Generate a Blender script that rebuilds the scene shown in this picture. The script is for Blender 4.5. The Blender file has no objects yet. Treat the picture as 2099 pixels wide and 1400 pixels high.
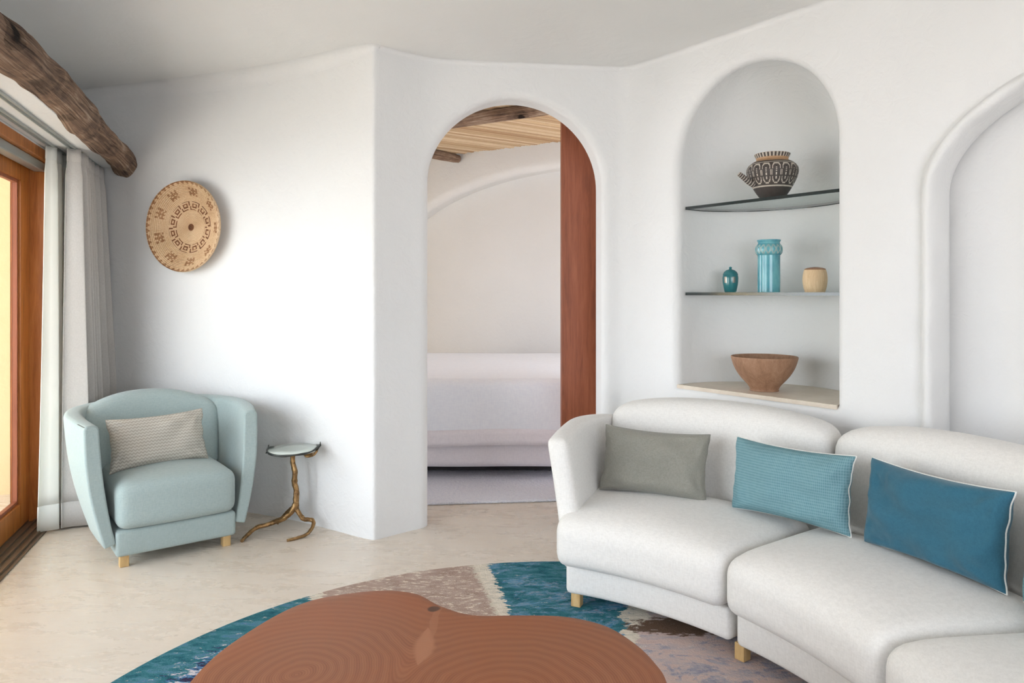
import bpy, bmesh, math, random
from mathutils import Vector, noise as mnoise
random.seed(7)
PI = math.pi
sc = bpy.context.scene
COL = sc.collection

# ------------------------------------------------------------------ camera, world, exposure
cam_d = bpy.data.cameras.new('camera'); cam = bpy.data.objects.new('camera', cam_d); COL.objects.link(cam)
cam.location = (0, 0, 1.3); cam.rotation_euler = (PI/2, 0, 0)
cam_d.sensor_width = 36; cam_d.sensor_fit = 'HORIZONTAL'
cam_d.lens = 1500/2099*36
cam_d.shift_y = -100/2099
cam_d.clip_start = 0.05
sc.camera = cam
sc.view_settings.view_transform = 'Standard'
sc.view_settings.look = 'None'
sc.view_settings.gamma = 1
sc.view_settings.use_curve_mapping = False
sc.view_settings.exposure = -0.05

SKY = 7.6
world = bpy.data.worlds.new('world'); sc.world = world; world.use_nodes = True
wn = world.node_tree.nodes; wl = world.node_tree.links
bg = wn['Background']
tc = wn.new('ShaderNodeTexCoord'); sep = wn.new('ShaderNodeSeparateXYZ'); wl.new(tc.outputs['Generated'], sep.inputs[0])
mr = wn.new('ShaderNodeMapRange'); mr.inputs[1].default_value = -0.1; mr.inputs[2].default_value = 0.8
wl.new(sep.outputs['Z'], mr.inputs[0])
cr = wn.new('ShaderNodeValToRGB')
cr.color_ramp.elements[0].color = (0.94, 0.95, 0.985, 1); cr.color_ramp.elements[1].color = (0.68, 0.81, 1.0, 1)
wl.new(mr.outputs[0], cr.inputs[0]); wl.new(cr.outputs[0], bg.inputs['Color'])
bg.inputs['Strength'].default_value = SKY

def DW(k, off, z):           # frame of the sliding-door wall: k along it (away from the viewer), off into the room
    return Vector((-2.297 - .319*k + .948*off, 3.283 + .948*k + .319*off, z))
def NW(s, dep, z):           # frame of the niche wall: s along it (towards the viewer), dep into the wall
    return Vector((.68 + .593*s + .805*dep, 4.24 - .805*s + .593*dep, z))

def portal(name, loc, direction, sx, sy):
    l = bpy.data.lights.new(name, 'AREA'); l.shape = 'RECTANGLE'; l.size = sx; l.size_y = sy
    l.cycles.is_portal = True
    o = bpy.data.objects.new(name, l); COL.objects.link(o); o.location = loc
    o.rotation_euler = Vector(direction).to_track_quat('-Z', 'Y').to_euler()
    return o
portal('daylight_portal', DW(-1.05, -.30, 1.06), (.948, .319, 0), 3.95, 1.95)
sun_d = bpy.data.lights.new('sun', 'SUN'); sun_d.energy = 12; sun_d.angle = math.radians(1.5); sun_d.color = (1, .97, .93)
sun = bpy.data.objects.new('sun', sun_d); COL.objects.link(sun)
sun.rotation_euler = Vector((-.50, .80, -1.75)).to_track_quat('-Z', 'Y').to_euler()
portal('daylight_portal', (1.5, -1.95, 1.42), (0, 1, 0), 2.6, 1.65)
portal('daylight_portal', (-3.48, 6.0, 1.2), (1, 0, 0), 2.2, 2.3)
portal('daylight_portal', (2.3, 3.4, 3.0), (0, 0, -1), 2.3, 2.3)  # over the added, unseen skylight hole of the bedroom
portal('daylight_portal', (4.15, 4.0, 1.35), (-1, 0, 0), 4.2, 2.3)  # at the added, unseen opening right of the bedroom

# ------------------------------------------------------------------ object helpers
def smooth(me, ang=None):
    me.polygons.foreach_set('use_smooth', [True]*len(me.polygons))
    if ang:
        me.set_sharp_from_angle(angle=math.radians(ang))

class MB:
    def __init__(s): s.v = []; s.f = []; s.m = []
    def vert(s, p): s.v.append(tuple(p)); return len(s.v)-1
    def face(s, idx, mat=0): s.f.append(tuple(idx)); s.m.append(mat)
    def grid(s, rows, closed_u=False, closed_v=False, matf=None, flip=False):
        n = len(rows); m = len(rows[0]); base = len(s.v)
        for r in rows:
            for p in r: s.v.append(tuple(p))
        for i in range(n if closed_u else n-1):
            for j in range(m if closed_v else m-1):
                a = base+i*m+j; b = base+i*m+(j+1) % m; c = base+((i+1) % n)*m+(j+1) % m; d = base+((i+1) % n)*m+j
                s.f.append((d, c, b, a) if flip else (a, b, c, d)); s.m.append(matf(i, j) if matf else 0)
        return base
    def box(s, mapf, x0, x1, y0, y1, z0, z1, nx=1):
        for k in range(1):
            c = [mapf(x, y, z) for x in (x0, x1) for y in (y0, y1) for z in (z0, z1)]
            b = len(s.v); s.v += [tuple(p) for p in c]
            for q in ((0,1,3,2),(4,6,7,5),(0,4,5,1),(2,3,7,6),(0,2,6,4),(1,5,7,3)):
                s.f.append(tuple(b+i for i in q)); s.m.append(0)
    def tube(s, pts, rad, seg=12, caps=True, jitter=None):
        n = len(pts); pts = [Vector(p) for p in pts]
        up = Vector((0,0,1)); rows = []
        prev = None
        for i, p in enumerate(pts):
            t = (pts[min(i+1, n-1)]-pts[max(i-1, 0)]).normalized()
            if prev is None:
                a = t.cross(up)
                if a.length < 1e-3: a = t.cross(Vector((0,1,0)))
                a.normalize()
            else:
                a = prev - t*prev.dot(t); a.normalize()
            prev = a; b = t.cross(a)
            r = rad[i] if isinstance(rad, (list, tuple)) else rad
            rows.append([p + (a*math.cos(2*PI*j/seg)+b*math.sin(2*PI*j/seg))*(r*(jitter(i, j) if jitter else 1)) for j in range(seg)])
        base = s.grid(rows, closed_v=True)
        if caps:
            s.f.append(tuple(base+j for j in range(seg))); s.m.append(0)
            s.f.append(tuple(base+(n-1)*seg+j for j in reversed(range(seg)))); s.m.append(0)
    def build(s, name, mats, parent=None, smooth_ang=40, merge=True, bevel=None, seg=3, subsurf=0, solid=None):
        me = bpy.data.meshes.new(name)
        me.from_pydata(s.v, [], s.f)
        if not isinstance(mats, (list, tuple)): mats = [mats]
        for m in mats: me.materials.append(m)
        me.polygons.foreach_set('material_index', s.m)
        bm = bmesh.new(); bm.from_mesh(me)
        if merge: bmesh.ops.remove_doubles(bm, verts=bm.verts, dist=1e-5)
        bmesh.ops.recalc_face_normals(bm, faces=bm.faces)
        bm.to_mesh(me); bm.free()
        smooth(me, smooth_ang)
        o = bpy.data.objects.new(name, me); COL.objects.link(o)
        if parent: o.parent = parent
        if solid:
            md = o.modifiers.new('solid', 'SOLIDIFY'); md.thickness = solid; md.offset = 0
        if bevel:
            md = o.modifiers.new('bevel', 'BEVEL'); md.width = bevel; md.segments = seg; md.limit_method = 'ANGLE'; md.angle_limit = math.radians(35)
        if subsurf:
            md = o.modifiers.new('sub', 'SUBSURF'); md.levels = subsurf; md.render_levels = subsurf
        return o

def tag(o, label=None, cat=None, group=None, kind=None):
    if label: o['label'] = label
    if cat: o['category'] = cat
    if group: o['group'] = group
    if kind: o['kind'] = kind
    return o
def empty(name, loc=(0,0,0), rz=0):
    o = bpy.data.objects.new(name, None); COL.objects.link(o); o.location = loc; o.rotation_euler = (0,0,rz)
    o.empty_display_size = .1
    return o
def struct(o, label=None):
    o['kind'] = 'structure'
    if label: o['label'] = label
    return o
def plain(x, y, z): return Vector((x, y, z))

def axis_list(h, rad, n):
    L = [-h + rad*t for t in (0, .12, .3, .55, 1.0)]
    inner = [-h+rad + (2*h-2*rad)*i/n for i in range(1, n)]
    return L + inner + [-x for x in reversed(L)]
def rbox(mb, size, rad, n, mapf, mat=0):
    """closed rounded box centred on 0, mapped to space"""
    h = [s/2 for s in size]
    ax = [axis_list(h[i], min(rad, h[i]*.98), n[i]) for i in range(3)]
    N = [len(a) for a in ax]
    idx = {}
    def V(i, j, k):
        key = (i, j, k)
        if key not in idx:
            p = Vector((ax[0][i], ax[1][j], ax[2][k]))
            q = Vector([max(-(h[a]-min(rad, h[a]*.98)), min(h[a]-min(rad, h[a]*.98), p[a])) for a in range(3)])
            d = p-q
            if d.length > 1e-9: p = q + d.normalized()*min(rad, min(h)*.98 if False else rad)
            idx[key] = mb.vert(mapf(p.x, p.y, p.z))
        return idx[key]
    for k in (0, N[2]-1):
        for i in range(N[0]-1):
            for j in range(N[1]-1): mb.face((V(i,j,k), V(i+1,j,k), V(i+1,j+1,k), V(i,j+1,k)), mat)
    for j in (0, N[1]-1):
        for i in range(N[0]-1):
            for k in range(N[2]-1): mb.face((V(i,j,k), V(i+1,j,k), V(i+1,j,k+1), V(i,j,k+1)), mat)
    for i in (0, N[0]-1):
        for j in range(N[1]-1):
            for k in range(N[2]-1): mb.face((V(i,j,k), V(i,j+1,k), V(i,j+1,k+1), V(i,j,k+1)), mat)

def lathe(mb, prof, seg=64, c=(0,0,0), matf=None, wob=None):
    rows = []
    for i, (r, z) in enumerate(prof):
        rows.append([Vector((c[0]+max(r,1e-4)*math.cos(2*PI*j/seg), c[1]+max(r,1e-4)*math.sin(2*PI*j/seg), c[2]+z)) for j in range(seg)])
    mb.grid(rows, closed_v=True, matf=matf)
def resample(pts, n):
    P = [Vector(p) if len(p) == 3 else Vector((p[0], p[1], 0)) for p in pts]
    out = []
    for i in range(len(P)-1):
        p0 = P[max(i-1,0)]; p1 = P[i]; p2 = P[i+1]; p3 = P[min(i+2, len(P)-1)]
        for k in range(n):
            t = k/n
            out.append(.5*((2*p1)+(-p0+p2)*t+(2*p0-5*p1+4*p2-p3)*t*t+(-p0+3*p1-3*p2+p3)*t**3))
    out.append(P[-1]); return out

# ------------------------------------------------------------------ materials
def srgb(r, g, b):
    f = lambda c: (c/255/12.92) if c/255 <= .04045 else ((c/255+.055)/1.055)**2.4
    return (f(r), f(g), f(b), 1)
class Mat:
    def __init__(s, name, col=(.8,.8,.8,1), rough=.6, metal=0, spec=.5):
        s.m = bpy.data.materials.new(name); s.m.use_nodes = True
        s.nt = s.m.node_tree; s.n = s.nt.nodes; s.l = s.nt.links
        s.b = s.n['Principled BSDF']
        s.b.inputs['Base Color'].default_value = col; s.b.inputs['Roughness'].default_value = rough
        s.b.inputs['Metallic'].default_value = metal; s.b.inputs['Specular IOR Level'].default_value = spec
        s._tc = None
    def coord(s, kind='Object', scale=(1,1,1), rot=(0,0,0), loc=(0,0,0)):
        t = s.n.new('ShaderNodeTexCoord'); mp = s.n.new('ShaderNodeMapping')
        mp.inputs['Scale'].default_value = scale; mp.inputs['Rotation'].default_value = rot; mp.inputs['Location'].default_value = loc
        s.l.new(t.outputs[kind], mp.inputs[0]); return mp.outputs[0]
    def noise(s, vec, scale=5, detail=4, rough=.5, dist=0):
        x = s.n.new('ShaderNodeTexNoise'); x.inputs['Scale'].default_value = scale; x.inputs['Detail'].default_value = detail
        x.inputs['Roughness'].default_value = rough; x.inputs['Distortion'].default_value = dist
        s.l.new(vec, x.inputs['Vector']); return x.outputs['Fac']
    def wave(s, vec, scale=5, dist=0, detail=2, dscale=1, kind='BANDS', dirn='X', prof='SIN'):
        x = s.n.new('ShaderNodeTexWave'); x.wave_type = kind; x.wave_profile = prof
        if kind == 'BANDS': x.bands_direction = dirn
        x.inputs['Scale'].default_value = scale; x.inputs['Distortion'].default_value = dist
        x.inputs['Detail'].default_value = detail; x.inputs['Detail Scale'].default_value = dscale
        s.l.new(vec, x.inputs['Vector']); return x.outputs['Fac']
    def ramp(s, fac, stops, interp='LINEAR'):
        x = s.n.new('ShaderNodeValToRGB'); e = x.color_ramp; e.interpolation = interp
        while len(e.elements) < len(stops): e.elements.new(.5)
        for el, (p, c) in zip(e.elements, stops): el.position = p; el.color = c
        s.l.new(fac, x.inputs[0]); return x.outputs[0]
    def math(s, op, a, b=None, c=None, clamp=False):
        x = s.n.new('ShaderNodeMath'); x.operation = op; x.use_clamp = clamp
        for i, v in enumerate((a, b, c)):
            if v is None: continue
            if isinstance(v, (int, float)): x.inputs[i].default_value = v
            else: s.l.new(v, x.inputs[i])
        return x.outputs[0]
    def mix(s, fac, a, b, blend='MIX'):
        x = s.n.new('ShaderNodeMix'); x.data_type = 'RGBA'; x.blend_type = blend
        for i, v in ((0, fac), (6, a), (7, b)):
            if isinstance(v, (int, float)): x.inputs[i].default_value = v
            elif isinstance(v, tuple): x.inputs[i].default_value = v
            else: s.l.new(v, x.inputs[i])
        return x.outputs[2]
    def color(s, v): s.l.new(v, s.b.inputs['Base Color']); return s
    def bump(s, h, strength=.3, dist=.01):
        x = s.n.new('ShaderNodeBump'); x.inputs['Strength'].default_value = strength; x.inputs['Distance'].default_value = dist
        s.l.new(h, x.inputs['Height'])
        prev = s.b.inputs['Normal'].links
        if prev: s.l.new(prev[0].from_socket, x.inputs['Normal'])
        s.l.new(x.outputs[0], s.b.inputs['Normal']); return s
    def sepxyz(s, v):
        x = s.n.new('ShaderNodeSeparateXYZ'); s.l.new(v, x.inputs[0]); return x.outputs
    def comb(s, a, b, c):
        x = s.n.new('ShaderNodeCombineXYZ')
        for i, v in enumerate((a, b, c)):
            if isinstance(v, (int, float)): x.inputs[i].default_value = v
            else: s.l.new(v, x.inputs[i])
        return x.outputs[0]

def plaster(name, col, bumps=.42):
    M = Mat(name, col, .75, spec=.25)
    c = M.coord()
    n1 = M.noise(c, 2.2, 3, .5, .4)
    c2 = M.coord(scale=(1.0, 1.0, 1.0)); n2 = M.noise(c2, 14, 4, .6, 1.2)
    n3 = M.noise(c2, 70, 3, .6)
    h = M.math('ADD', M.math('MULTIPLY', n1, 3.0), M.math('ADD', M.math('MULTIPLY', n2, .8), M.math('MULTIPLY', n3, .12)))
    M.bump(h, bumps, .012)
    v = M.ramp(n1, [(.3, tuple(x*.975 for x in col[:3])+(1,)), (.7, col)])
    M.color(v); return M.m
m_wall = plaster('white_plaster', (.765, .762, .755, 1))
m_ceil = plaster('ceiling_plaster', (.82, .815, .80, 1), .2)
m_niche = plaster('niche_plaster', (.80, .80, .78, 1), .3)

def floor_mat():
    M = Mat('travertine_floor', rough=.3, spec=.5)
    c = M.coord()
    big = M.noise(c, 1.1, 5, .6, .8)
    cs = M.coord(scale=(1, 3.2, 1), rot=(0,0,.0)); st = M.noise(cs, 2.6, 9, .75, .5)
    fine = M.noise(cs, 16, 8, .8, .5)
    base = M.ramp(big, [(.30, srgb(208,193,174)), (.50, srgb(217,204,188)), (.72, srgb(222,212,199))])
    v = M.mix(M.ramp(st, [(.34, (0,0,0,1)), (.74, (.6,.6,.6,1))]), base, srgb(226,217,205))
    v = M.mix(M.ramp(fine, [(.26, (.26,.26,.26,1)), (.56, (0,0,0,1))]), v, srgb(196,176,155))
    M.color(v)
    r = M.ramp(st, [(.3, (.20,.20,.20,1)), (.7, (.38,.38,.38,1))]); M.l.new(r, M.b.inputs['Roughness'])
    M.bump(fine, .05, .004); return M.m
m_floor = floor_mat()

def fabric(name, col, dark=None, scale=420, bump=.25, rough=.9, sheen=.2, streak=None):
    M = Mat(name, col, rough, spec=.15)
    M.b.inputs['Sheen Weight'].default_value = sheen
    c = M.coord()
    n = M.noise(c, 9, 3, .5)
    w = M.noise(M.coord(scale=(1,1,.22)), scale*.55, 2, .6)
    w2 = M.noise(M.coord(scale=(.25,.25,1)), scale*.55, 2, .6)
    t = M.math('ADD', M.math('MULTIPLY', w, .5), M.math('MULTIPLY', w2, .5))
    d = dark or tuple(x*.86 for x in col[:3])+(1,)
    v = M.ramp(t, [(.36, d), (.60, col)])
    v = M.mix(M.math('MULTIPLY', n, .07), v, d)
    M.color(v); M.bump(t, bump, .0015); M.bump(n, .06, .006)
    return M.m
m_sofa = fabric('white_boucle', (.80, .78, .75, 1), (.72, .70, .67, 1))
m_arm = fabric('seafoam_fabric', srgb(163,177,175), srgb(152,167,166))
m_grey_p = fabric('grey_pillow_linen', srgb(146,144,135), srgb(130,128,119), 900, .6)
m_dblue = fabric('deep_blue_cotton', srgb(56,104,124), srgb(50,96,116), 500, .15)
m_piping = fabric('white_piping_cotton', srgb(225,225,220))
m_tblue = None
def waffle():
    M = Mat('aqua_waffle_weave', rough=.9, spec=.15)
    c = M.coord('UV')
    a = M.wave(M.coord('UV'), 48, 0, 0, dirn='X'); b = M.wave(M.coord('UV'), 30, 0, 0, dirn='Y')
    n = M.noise(c, 60, 3, .6)
    t = M.math('ADD', M.math('MULTIPLY', a, .5), M.math('MULTIPLY', b, .5))
    t = M.math('ADD', M.math('MULTIPLY', t, .6), M.math('MULTIPLY', n, .4))
    M.color(M.ramp(t, [(.25, srgb(96,134,143)), (.62, srgb(122,157,164))])); M.bump(t, .5, .003); return M.m
m_aqua = waffle()
def herring():
    M = Mat('beige_diamond_weave', rough=.9, spec=.15)
    x = M.sepxyz(M.coord('UV'))
    tri = M.math('PINGPONG', M.math('MULTIPLY', x[0], 60), .5)
    y = M.math('MULTIPLY', x[1], 62)
    s = M.math('PINGPONG', M.math('ADD', y, tri), .5)
    n = M.noise(M.coord('UV'), 90, 2, .6)
    s = M.math('ADD', M.math('MULTIPLY', s, 1.5), M.math('MULTIPLY', n, .25))
    M.color(M.ramp(s, [(.25, srgb(164,158,148)), (.6, srgb(192,187,176))])); M.bump(s, .3, .002); return M.m
m_diamond = herring()

def wood(name, c1, c2, c3, scale=(1,1,1), rough=.45, rot=(0,0,0), k=6, bump=.08):
    M = Mat(name, rough=rough, spec=.4)
    c = M.coord(scale=scale, rot=rot)
    n = M.noise(c, k, 6, .6, 1.0); n2 = M.noise(c, k*6, 4, .6, .3)
    t = M.math('ADD', M.math('MULTIPLY', n, .72), M.math('MULTIPLY', n2, .28))
    M.color(M.ramp(t, [(.32, c1), (.5, c2), (.68, c3)])); M.bump(t, bump, .004); return M.m
m_door = wood('honey_pine', srgb(140,78,30), srgb(178,107,48), srgb(198,128,66), (3,3,.25), .4)
m_rwood = wood('red_brown_wood', srgb(118,64,42), srgb(146,82,54), srgb(160,94,64), (4,4,.3), .5)
m_oak = wood('pale_oak', srgb(176,142,92), srgb(202,168,116), srgb(214,184,134), (8,8,1), .45)
m_bowl = wood('carved_bowl_wood', srgb(132,98,74), srgb(154,117,91), srgb(170,134,108), (3,3,1), .6, k=9)
m_egg = wood('pale_turned_wood', srgb(196,166,128), srgb(210,182,144), srgb(220,196,160), (10,10,1.2), .6)
def log_mat():
    M = Mat('weathered_log', rough=.85, spec=.2)
    at = M.n.new('ShaderNodeAttribute'); at.attribute_name = 'grain'
    x = M.sepxyz(at.outputs['Vector'])
    g = M.noise(M.comb(M.math('MULTIPLY', x[0], 2.4), M.math('MULTIPLY', x[1], 2.4), M.math('MULTIPLY', x[2], 1.1)), 3.2, 7, .68, .6)
    big = M.noise(M.coord(), 3.2, 4, .6, .4)
    t = M.math('ADD', M.math('MULTIPLY', g, .6), M.math('MULTIPLY', big, .4))
    v = M.ramp(t, [(.36, srgb(58,45,38)), (.44, srgb(108,88,76)), (.52, srgb(146,118,98)), (.62, srgb(190,168,148))])
    vo = M.n.new('ShaderNodeTexVoronoi'); vo.inputs['Scale'].default_value = 3.6; vo.inputs['Randomness'].default_value = 1
    M.l.new(M.coord(scale=(1,.8,1)), vo.inputs['Vector'])
    k = M.math('ADD', vo.outputs['Distance'], M.math('MULTIPLY', g, .12))
    v = M.mix(M.ramp(k, [(.15, (1,1,1,1)), (.20, (0,0,0,1))]), v, srgb(46,34,28))
    M.color(v); M.bump(t, 1.0, .02); M.bump(M.math('MINIMUM', k, .3), .8, .05); return M.m
m_log = log_mat()
def cane_mat():
    M = Mat('cane', rough=.7, spec=.3)
    c = M.coord(scale=(6,6,6)); n = M.noise(c, 3, 4, .6)
    inf = M.n.new('ShaderNodeAttribute'); inf.attribute_name = 'tone'
    v = M.ramp(inf.outputs['Fac'], [(0, srgb(168,136,104)), (.4, srgb(206,180,146)), (1, srgb(228,208,178))])
    M.color(M.mix(M.math('MULTIPLY', n, .35), v, srgb(150,112,76))); return M.m
m_cane = cane_mat()
m_metal = Mat('dark_bronze_track', srgb(122,102,82), .5, .4).m
m_alu = Mat('brushed_aluminium', srgb(178,184,182), .4, .7).m
m_brass = None
def bronze():
    M = Mat('aged_bronze', rough=.42, metal=.85)
    c = M.coord(); n = M.noise(c, 35, 4, .6, .5)
    M.color(M.ramp(n, [(.3, srgb(92,70,48)), (.55, srgb(158,124,82)), (.75, srgb(190,158,112))])); M.bump(n, .7, .006); return M.m
m_bronze = bronze()
m_iron = Mat('dark_bronze_edge', srgb(70,72,70), .4, .8).m
m_linen = fabric('grey_linen_curtain', srgb(196,192,187), srgb(184,180,175), 700, .1)
def sheer():
    M = Mat('white_sheer', srgb(250,250,245), .9, spec=.1)
    t = M.n.new('ShaderNodeBsdfTranslucent'); t.inputs[0].default_value = srgb(245,245,238)
    mx = M.n.new('ShaderNodeMixShader'); mx.inputs[0].default_value = .35
    M.l.new(M.b.outputs[0], mx.inputs[1]); M.l.new(t.outputs[0], mx.inputs[2]); M.l.new(mx.outputs[0], M.n['Material Output'].inputs[0])
    M.bump(M.noise(M.coord(scale=(1,1,.2)), 200, 2), .15, .002)
    return M.m
m_sheer = sheer()
def glass(name, tint, refl=.08):
    M = Mat(name); nt = M.nt
    tr = M.n.new('ShaderNodeBsdfTransparent'); tr.inputs[0].default_value = tint
    gl = M.n.new('ShaderNodeBsdfGlossy'); gl.inputs['Roughness'].default_value = .02
    fr = M.n.new('ShaderNodeLayerWeight'); fr.inputs[0].default_value = .5; fz = M.math('MULTIPLY_ADD', M.math('POWER', fr.outputs['Facing'], 5), .9, .035)
    mx = M.n.new('ShaderNodeMixShader'); M.l.new(fz, mx.inputs[0])
    M.l.new(tr.outputs[0], mx.inputs[1]); M.l.new(gl.outputs[0], mx.inputs[2]); M.l.new(mx.outputs[0], M.n['Material Output'].inputs[0])
    return M.m
m_pane = glass('window_glass', (.96,.98,.97,1))
m_shelf = glass('shelf_glass', (.80,.87,.85,1))
m_gedge = Mat('dark_glass_edge', srgb(34,44,45), .15, 0, .8).m
m_ochre = plaster('ochre_outdoor_plaster', srgb(226,202,158), .3)
m_white_bed = fabric('white_cotton_bedspread', srgb(238,239,243), srgb(232,233,239), 200, .3)
m_sheet = fabric('blush_bed_skirt', srgb(236,229,231), srgb(228,221,224), 300, .1)
m_dark = Mat('bed_frame_shade', srgb(52,48,48), .7).m  # near-black base colour carries the shade in the gap under the bed
m_rug2 = None

# ------------------------------------------------------------------ floor and ceiling
f = MB(); f.grid([[Vector((x, y, 0)) for x in (-9, -4, 0, 4, 8)] for y in (-6, -2, 0, 2, 4, 6, 9.5)])
struct(f.build('floor', m_floor))

CEIL = 2.6
plate_pts = [(-3.0,4.817),(-2.74,4.73),(-2.11,4.53),(-1.626,4.36),(-1.25,4.18),(-.97,4.0),(-.85,3.915),(-.765,3.862),(-.728,3.846),(-.702,3.862)]
plate_path = resample(plate_pts, 8)
arch_pts = [(-.702,3.862),(-.655,3.905),(-.54,4.005),(-.46,4.06),(-.34,4.09),(0,4.14),(.30,4.18),(.56,4.216),(.64,4.222),(.70,4.185),(.7986,4.079)]
arch_path = resample(arch_pts, 8)

def path_eval(path):
    L = [0]
    for a, b in zip(path, path[1:]): L.append(L[-1]+(b-a).length)
    def ev(s):
        s = max(0, min(L[-1], s))
        for i in range(len(L)-1):
            if s <= L[i+1]+1e-9:
                t = (s-L[i])/max(1e-9, L[i+1]-L[i]); return path[i].lerp(path[i+1], t)
        return path[-1]
    return ev, L[-1]
arch_ev, arch_len = path_eval(arch_path)
AN = Vector((-.145, .989, 0)).normalized()
def s_at_x(x):
    lo, hi = 0, arch_len*.93
    for _ in range(50):
        m = (lo+hi)/2
        if arch_ev(m).x < x: lo = m
        else: hi = m
    return lo
def AMAP(s, dep, z):
    p = arch_ev(s); return Vector((p.x+AN.x*dep, p.y+AN.y*dep, z))

def arch_outline(s0, s1, zs, rise, rect, n=40, sill=None):
    """list of (point, in-plane normal, outer point) round an arched opening"""
    S0, S1, Z0, Z1 = rect; cs = (s0+s1)/2; a = (s1-s0)/2
    out = []
    zb = sill if sill is not None else Z0
    if sill is not None:
        for i in range(9): s = cs-(cs-s0)*i/8; out.append(((s, zb), (0,-1), (s, Z0)))
        out.append(((s0, zb), (-.7,-.7), (S0, Z0)))
    for i in range(11): z = zb+(zs-zb)*i/10; out.append(((s0, z), (-1,0), (S0, z)))
    ang = [PI - PI*i/n for i in range(1, n)]
    ang += [math.atan2(Z1-zs, S0-cs), math.atan2(Z1-zs, S1-cs)]
    ang = sorted(set(ang), reverse=True)
    for t in ang:
        dx, dz = math.cos(t), math.sin(t)
        p = (cs+a*dx, zs+rise*dz)
        nn = Vector((dx/a, dz/rise)).normalized()
        k = min([( (S1-cs)/dx if dx > 1e-6 else 1e9), ((S0-cs)/dx if dx < -1e-6 else 1e9), (Z1-zs)/dz])
        out.append((p, (nn.x, nn.y), (cs+dx*k, zs+dz*k)))
    for i in range(11): z = zs+(zb-zs)*i/10; out.append(((s1, z), (1,0), (S1, z)))
    if sill is not None:
        out.append(((s1, zb), (.7,-.7), (S1, Z0)))
        for i in range(9): s = s1-(s1-cs)*i/8; out.append(((s, zb), (0,-1), (s, Z0)))
    return out
def loft_opening(mb, outl, mapf, r, depth, rows=14, nb=8):
    R = []
    def off(p, n, d): return (p[0]+n[0]*d, p[1]+n[1]*d)
    for q in range(rows+1):
        t = q/rows; R.append([mapf(*(lambda a: (a[0], 0, a[1]))(((o[0]*(1-t)+off(p,n,r)[0]*t), (o[1]*(1-t)+off(p,n,r)[1]*t)))) for p, n, o in outl])
    for q in range(1, nb+1):
        ph = PI/2*q/nb
        R.append([mapf(off(p,n,r-r*math.sin(ph))[0], r*(1-math.cos(ph)), off(p,n,r-r*math.sin(ph))[1]) for p, n, o in outl])
    if depth > r:
        for q in range(1, 4):
            R.append([mapf(p[0], r+(depth-r)*q/3, p[1]) for p, n, o in outl])
    mb.grid(R)

# plate wall (with the basket)
mb = MB(); zl = [0, .5, 1.0, 1.6, 2.2, 2.7]
mb.grid([[Vector((p.x, p.y, z)) for p in plate_path] for z in zl])
mb.grid([[Vector((p.x+.10, p.y+.25, z)) for p in plate_path] for z in (0, 2.7)])
mb.grid([[Vector((p.x, p.y, 2.7)) for p in plate_path], [Vector((p.x+.10, p.y+.25, 2.7)) for p in plate_path]])
struct(mb.build('wall_back_left', m_wall, smooth_ang=60))

# arched doorway wall
sL, sR = s_at_x(-.468), s_at_x(.522)
mb = MB()
outl = arch_outline(sL, sR, 1.905, .495, (0, arch_len, 0, 2.7), 48)
loft_opening(mb, outl, AMAP, .045, .15)
# rear face of the doorway wall
R = []
for q in range(7):
    t = q/6; R.append([AMAP(o[0]*(1-t)+p[0]*t, .15, o[1]*(1-t)+p[1]*t) for p, n, o in outl])
mb.grid(R)
struct(mb.build('wall_back', m_wall, smooth_ang=60))

# niche wall with shelf niche and large shallow alcove
NS0, NS1 = .357, 1.258; NC = (NS0+NS1)/2; NA = (NS1-NS0)/2; NSILL = .80; NSPR = 1.985
mb = MB()
outl = arch_outline(NS0, NS1, NSPR, NA, (.2, 1.40, 0, 2.7), 48, sill=NSILL)
loft_opening(mb, outl, NW, .045, .045, rows=4)
AS0 = 2.02-.40; 
SA0, SA1 = 1.621, 3.20
outl2 = arch_outline(SA0, SA1, 1.70, .47, (1.40, 7.2, 0, 2.7), 60)
def alcove_rim():
    prof = [(.20,0),(.17,.002),(.14,.007),(.11,.015),(.08,.027),(.055,.040),(.035,.050),(.024,.052),(.017,.046),(.012,.036),(.006,.026),(-.002,.019),(-.012,.018),(-.020,.024),(-.026,.036),(-.028,.055),(-.028,.10),(-.026,.16),(-.022,.20),(-.010,.225),(.01,.232)]
    rows = []
    for q in range(5):
        t = q/4
        rows.append([NW(o[0]*(1-t)+(p[0]+n[0]*.2)*t, 0, o[1]*(1-t)+(p[1]+n[1]*.2)*t) for p, n, o in dense])
    for k, (d, dep) in enumerate(prof[1:]):
        w_ = max(0, min(1, (.03-d)/.03)) * (1 if dep < .2 else .3)
        row = []
        for p, n, o in dense:
            j = .012*mnoise.noise(Vector((p[0]*7, p[1]*5, dep*12))) + .006*mnoise.noise(Vector((p[0]*17, p[1]*14, dep*25)))
            row.append(NW(p[0]+n[0]*(d+j*w_*.6), dep+j*w_, p[1]+n[1]*(d+j*w_*.6)))
        rows.append(row)
    mb.grid(rows)
dense = []
for a_, b_ in zip(outl2, outl2[1:]):
    m_ = max(1, int(math.hypot(b_[0][0]-a_[0][0], b_[0][1]-a_[0][1])/.03))
    for k in range(m_):
        t = k/m_; L2 = lambda u, v: (u[0]*(1-t)+v[0]*t, u[1]*(1-t)+v[1]*t)
        dense.append((L2(a_[0], b_[0]), L2(a_[1], b_[1]), L2(a_[2], b_[2])))
dense.append(outl2[-1])
alcove_rim()
mb.grid([[NW(s, .23, z) for s in (SA0-.1, SA1+.1)] for z in (0, 2.3)])
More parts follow.
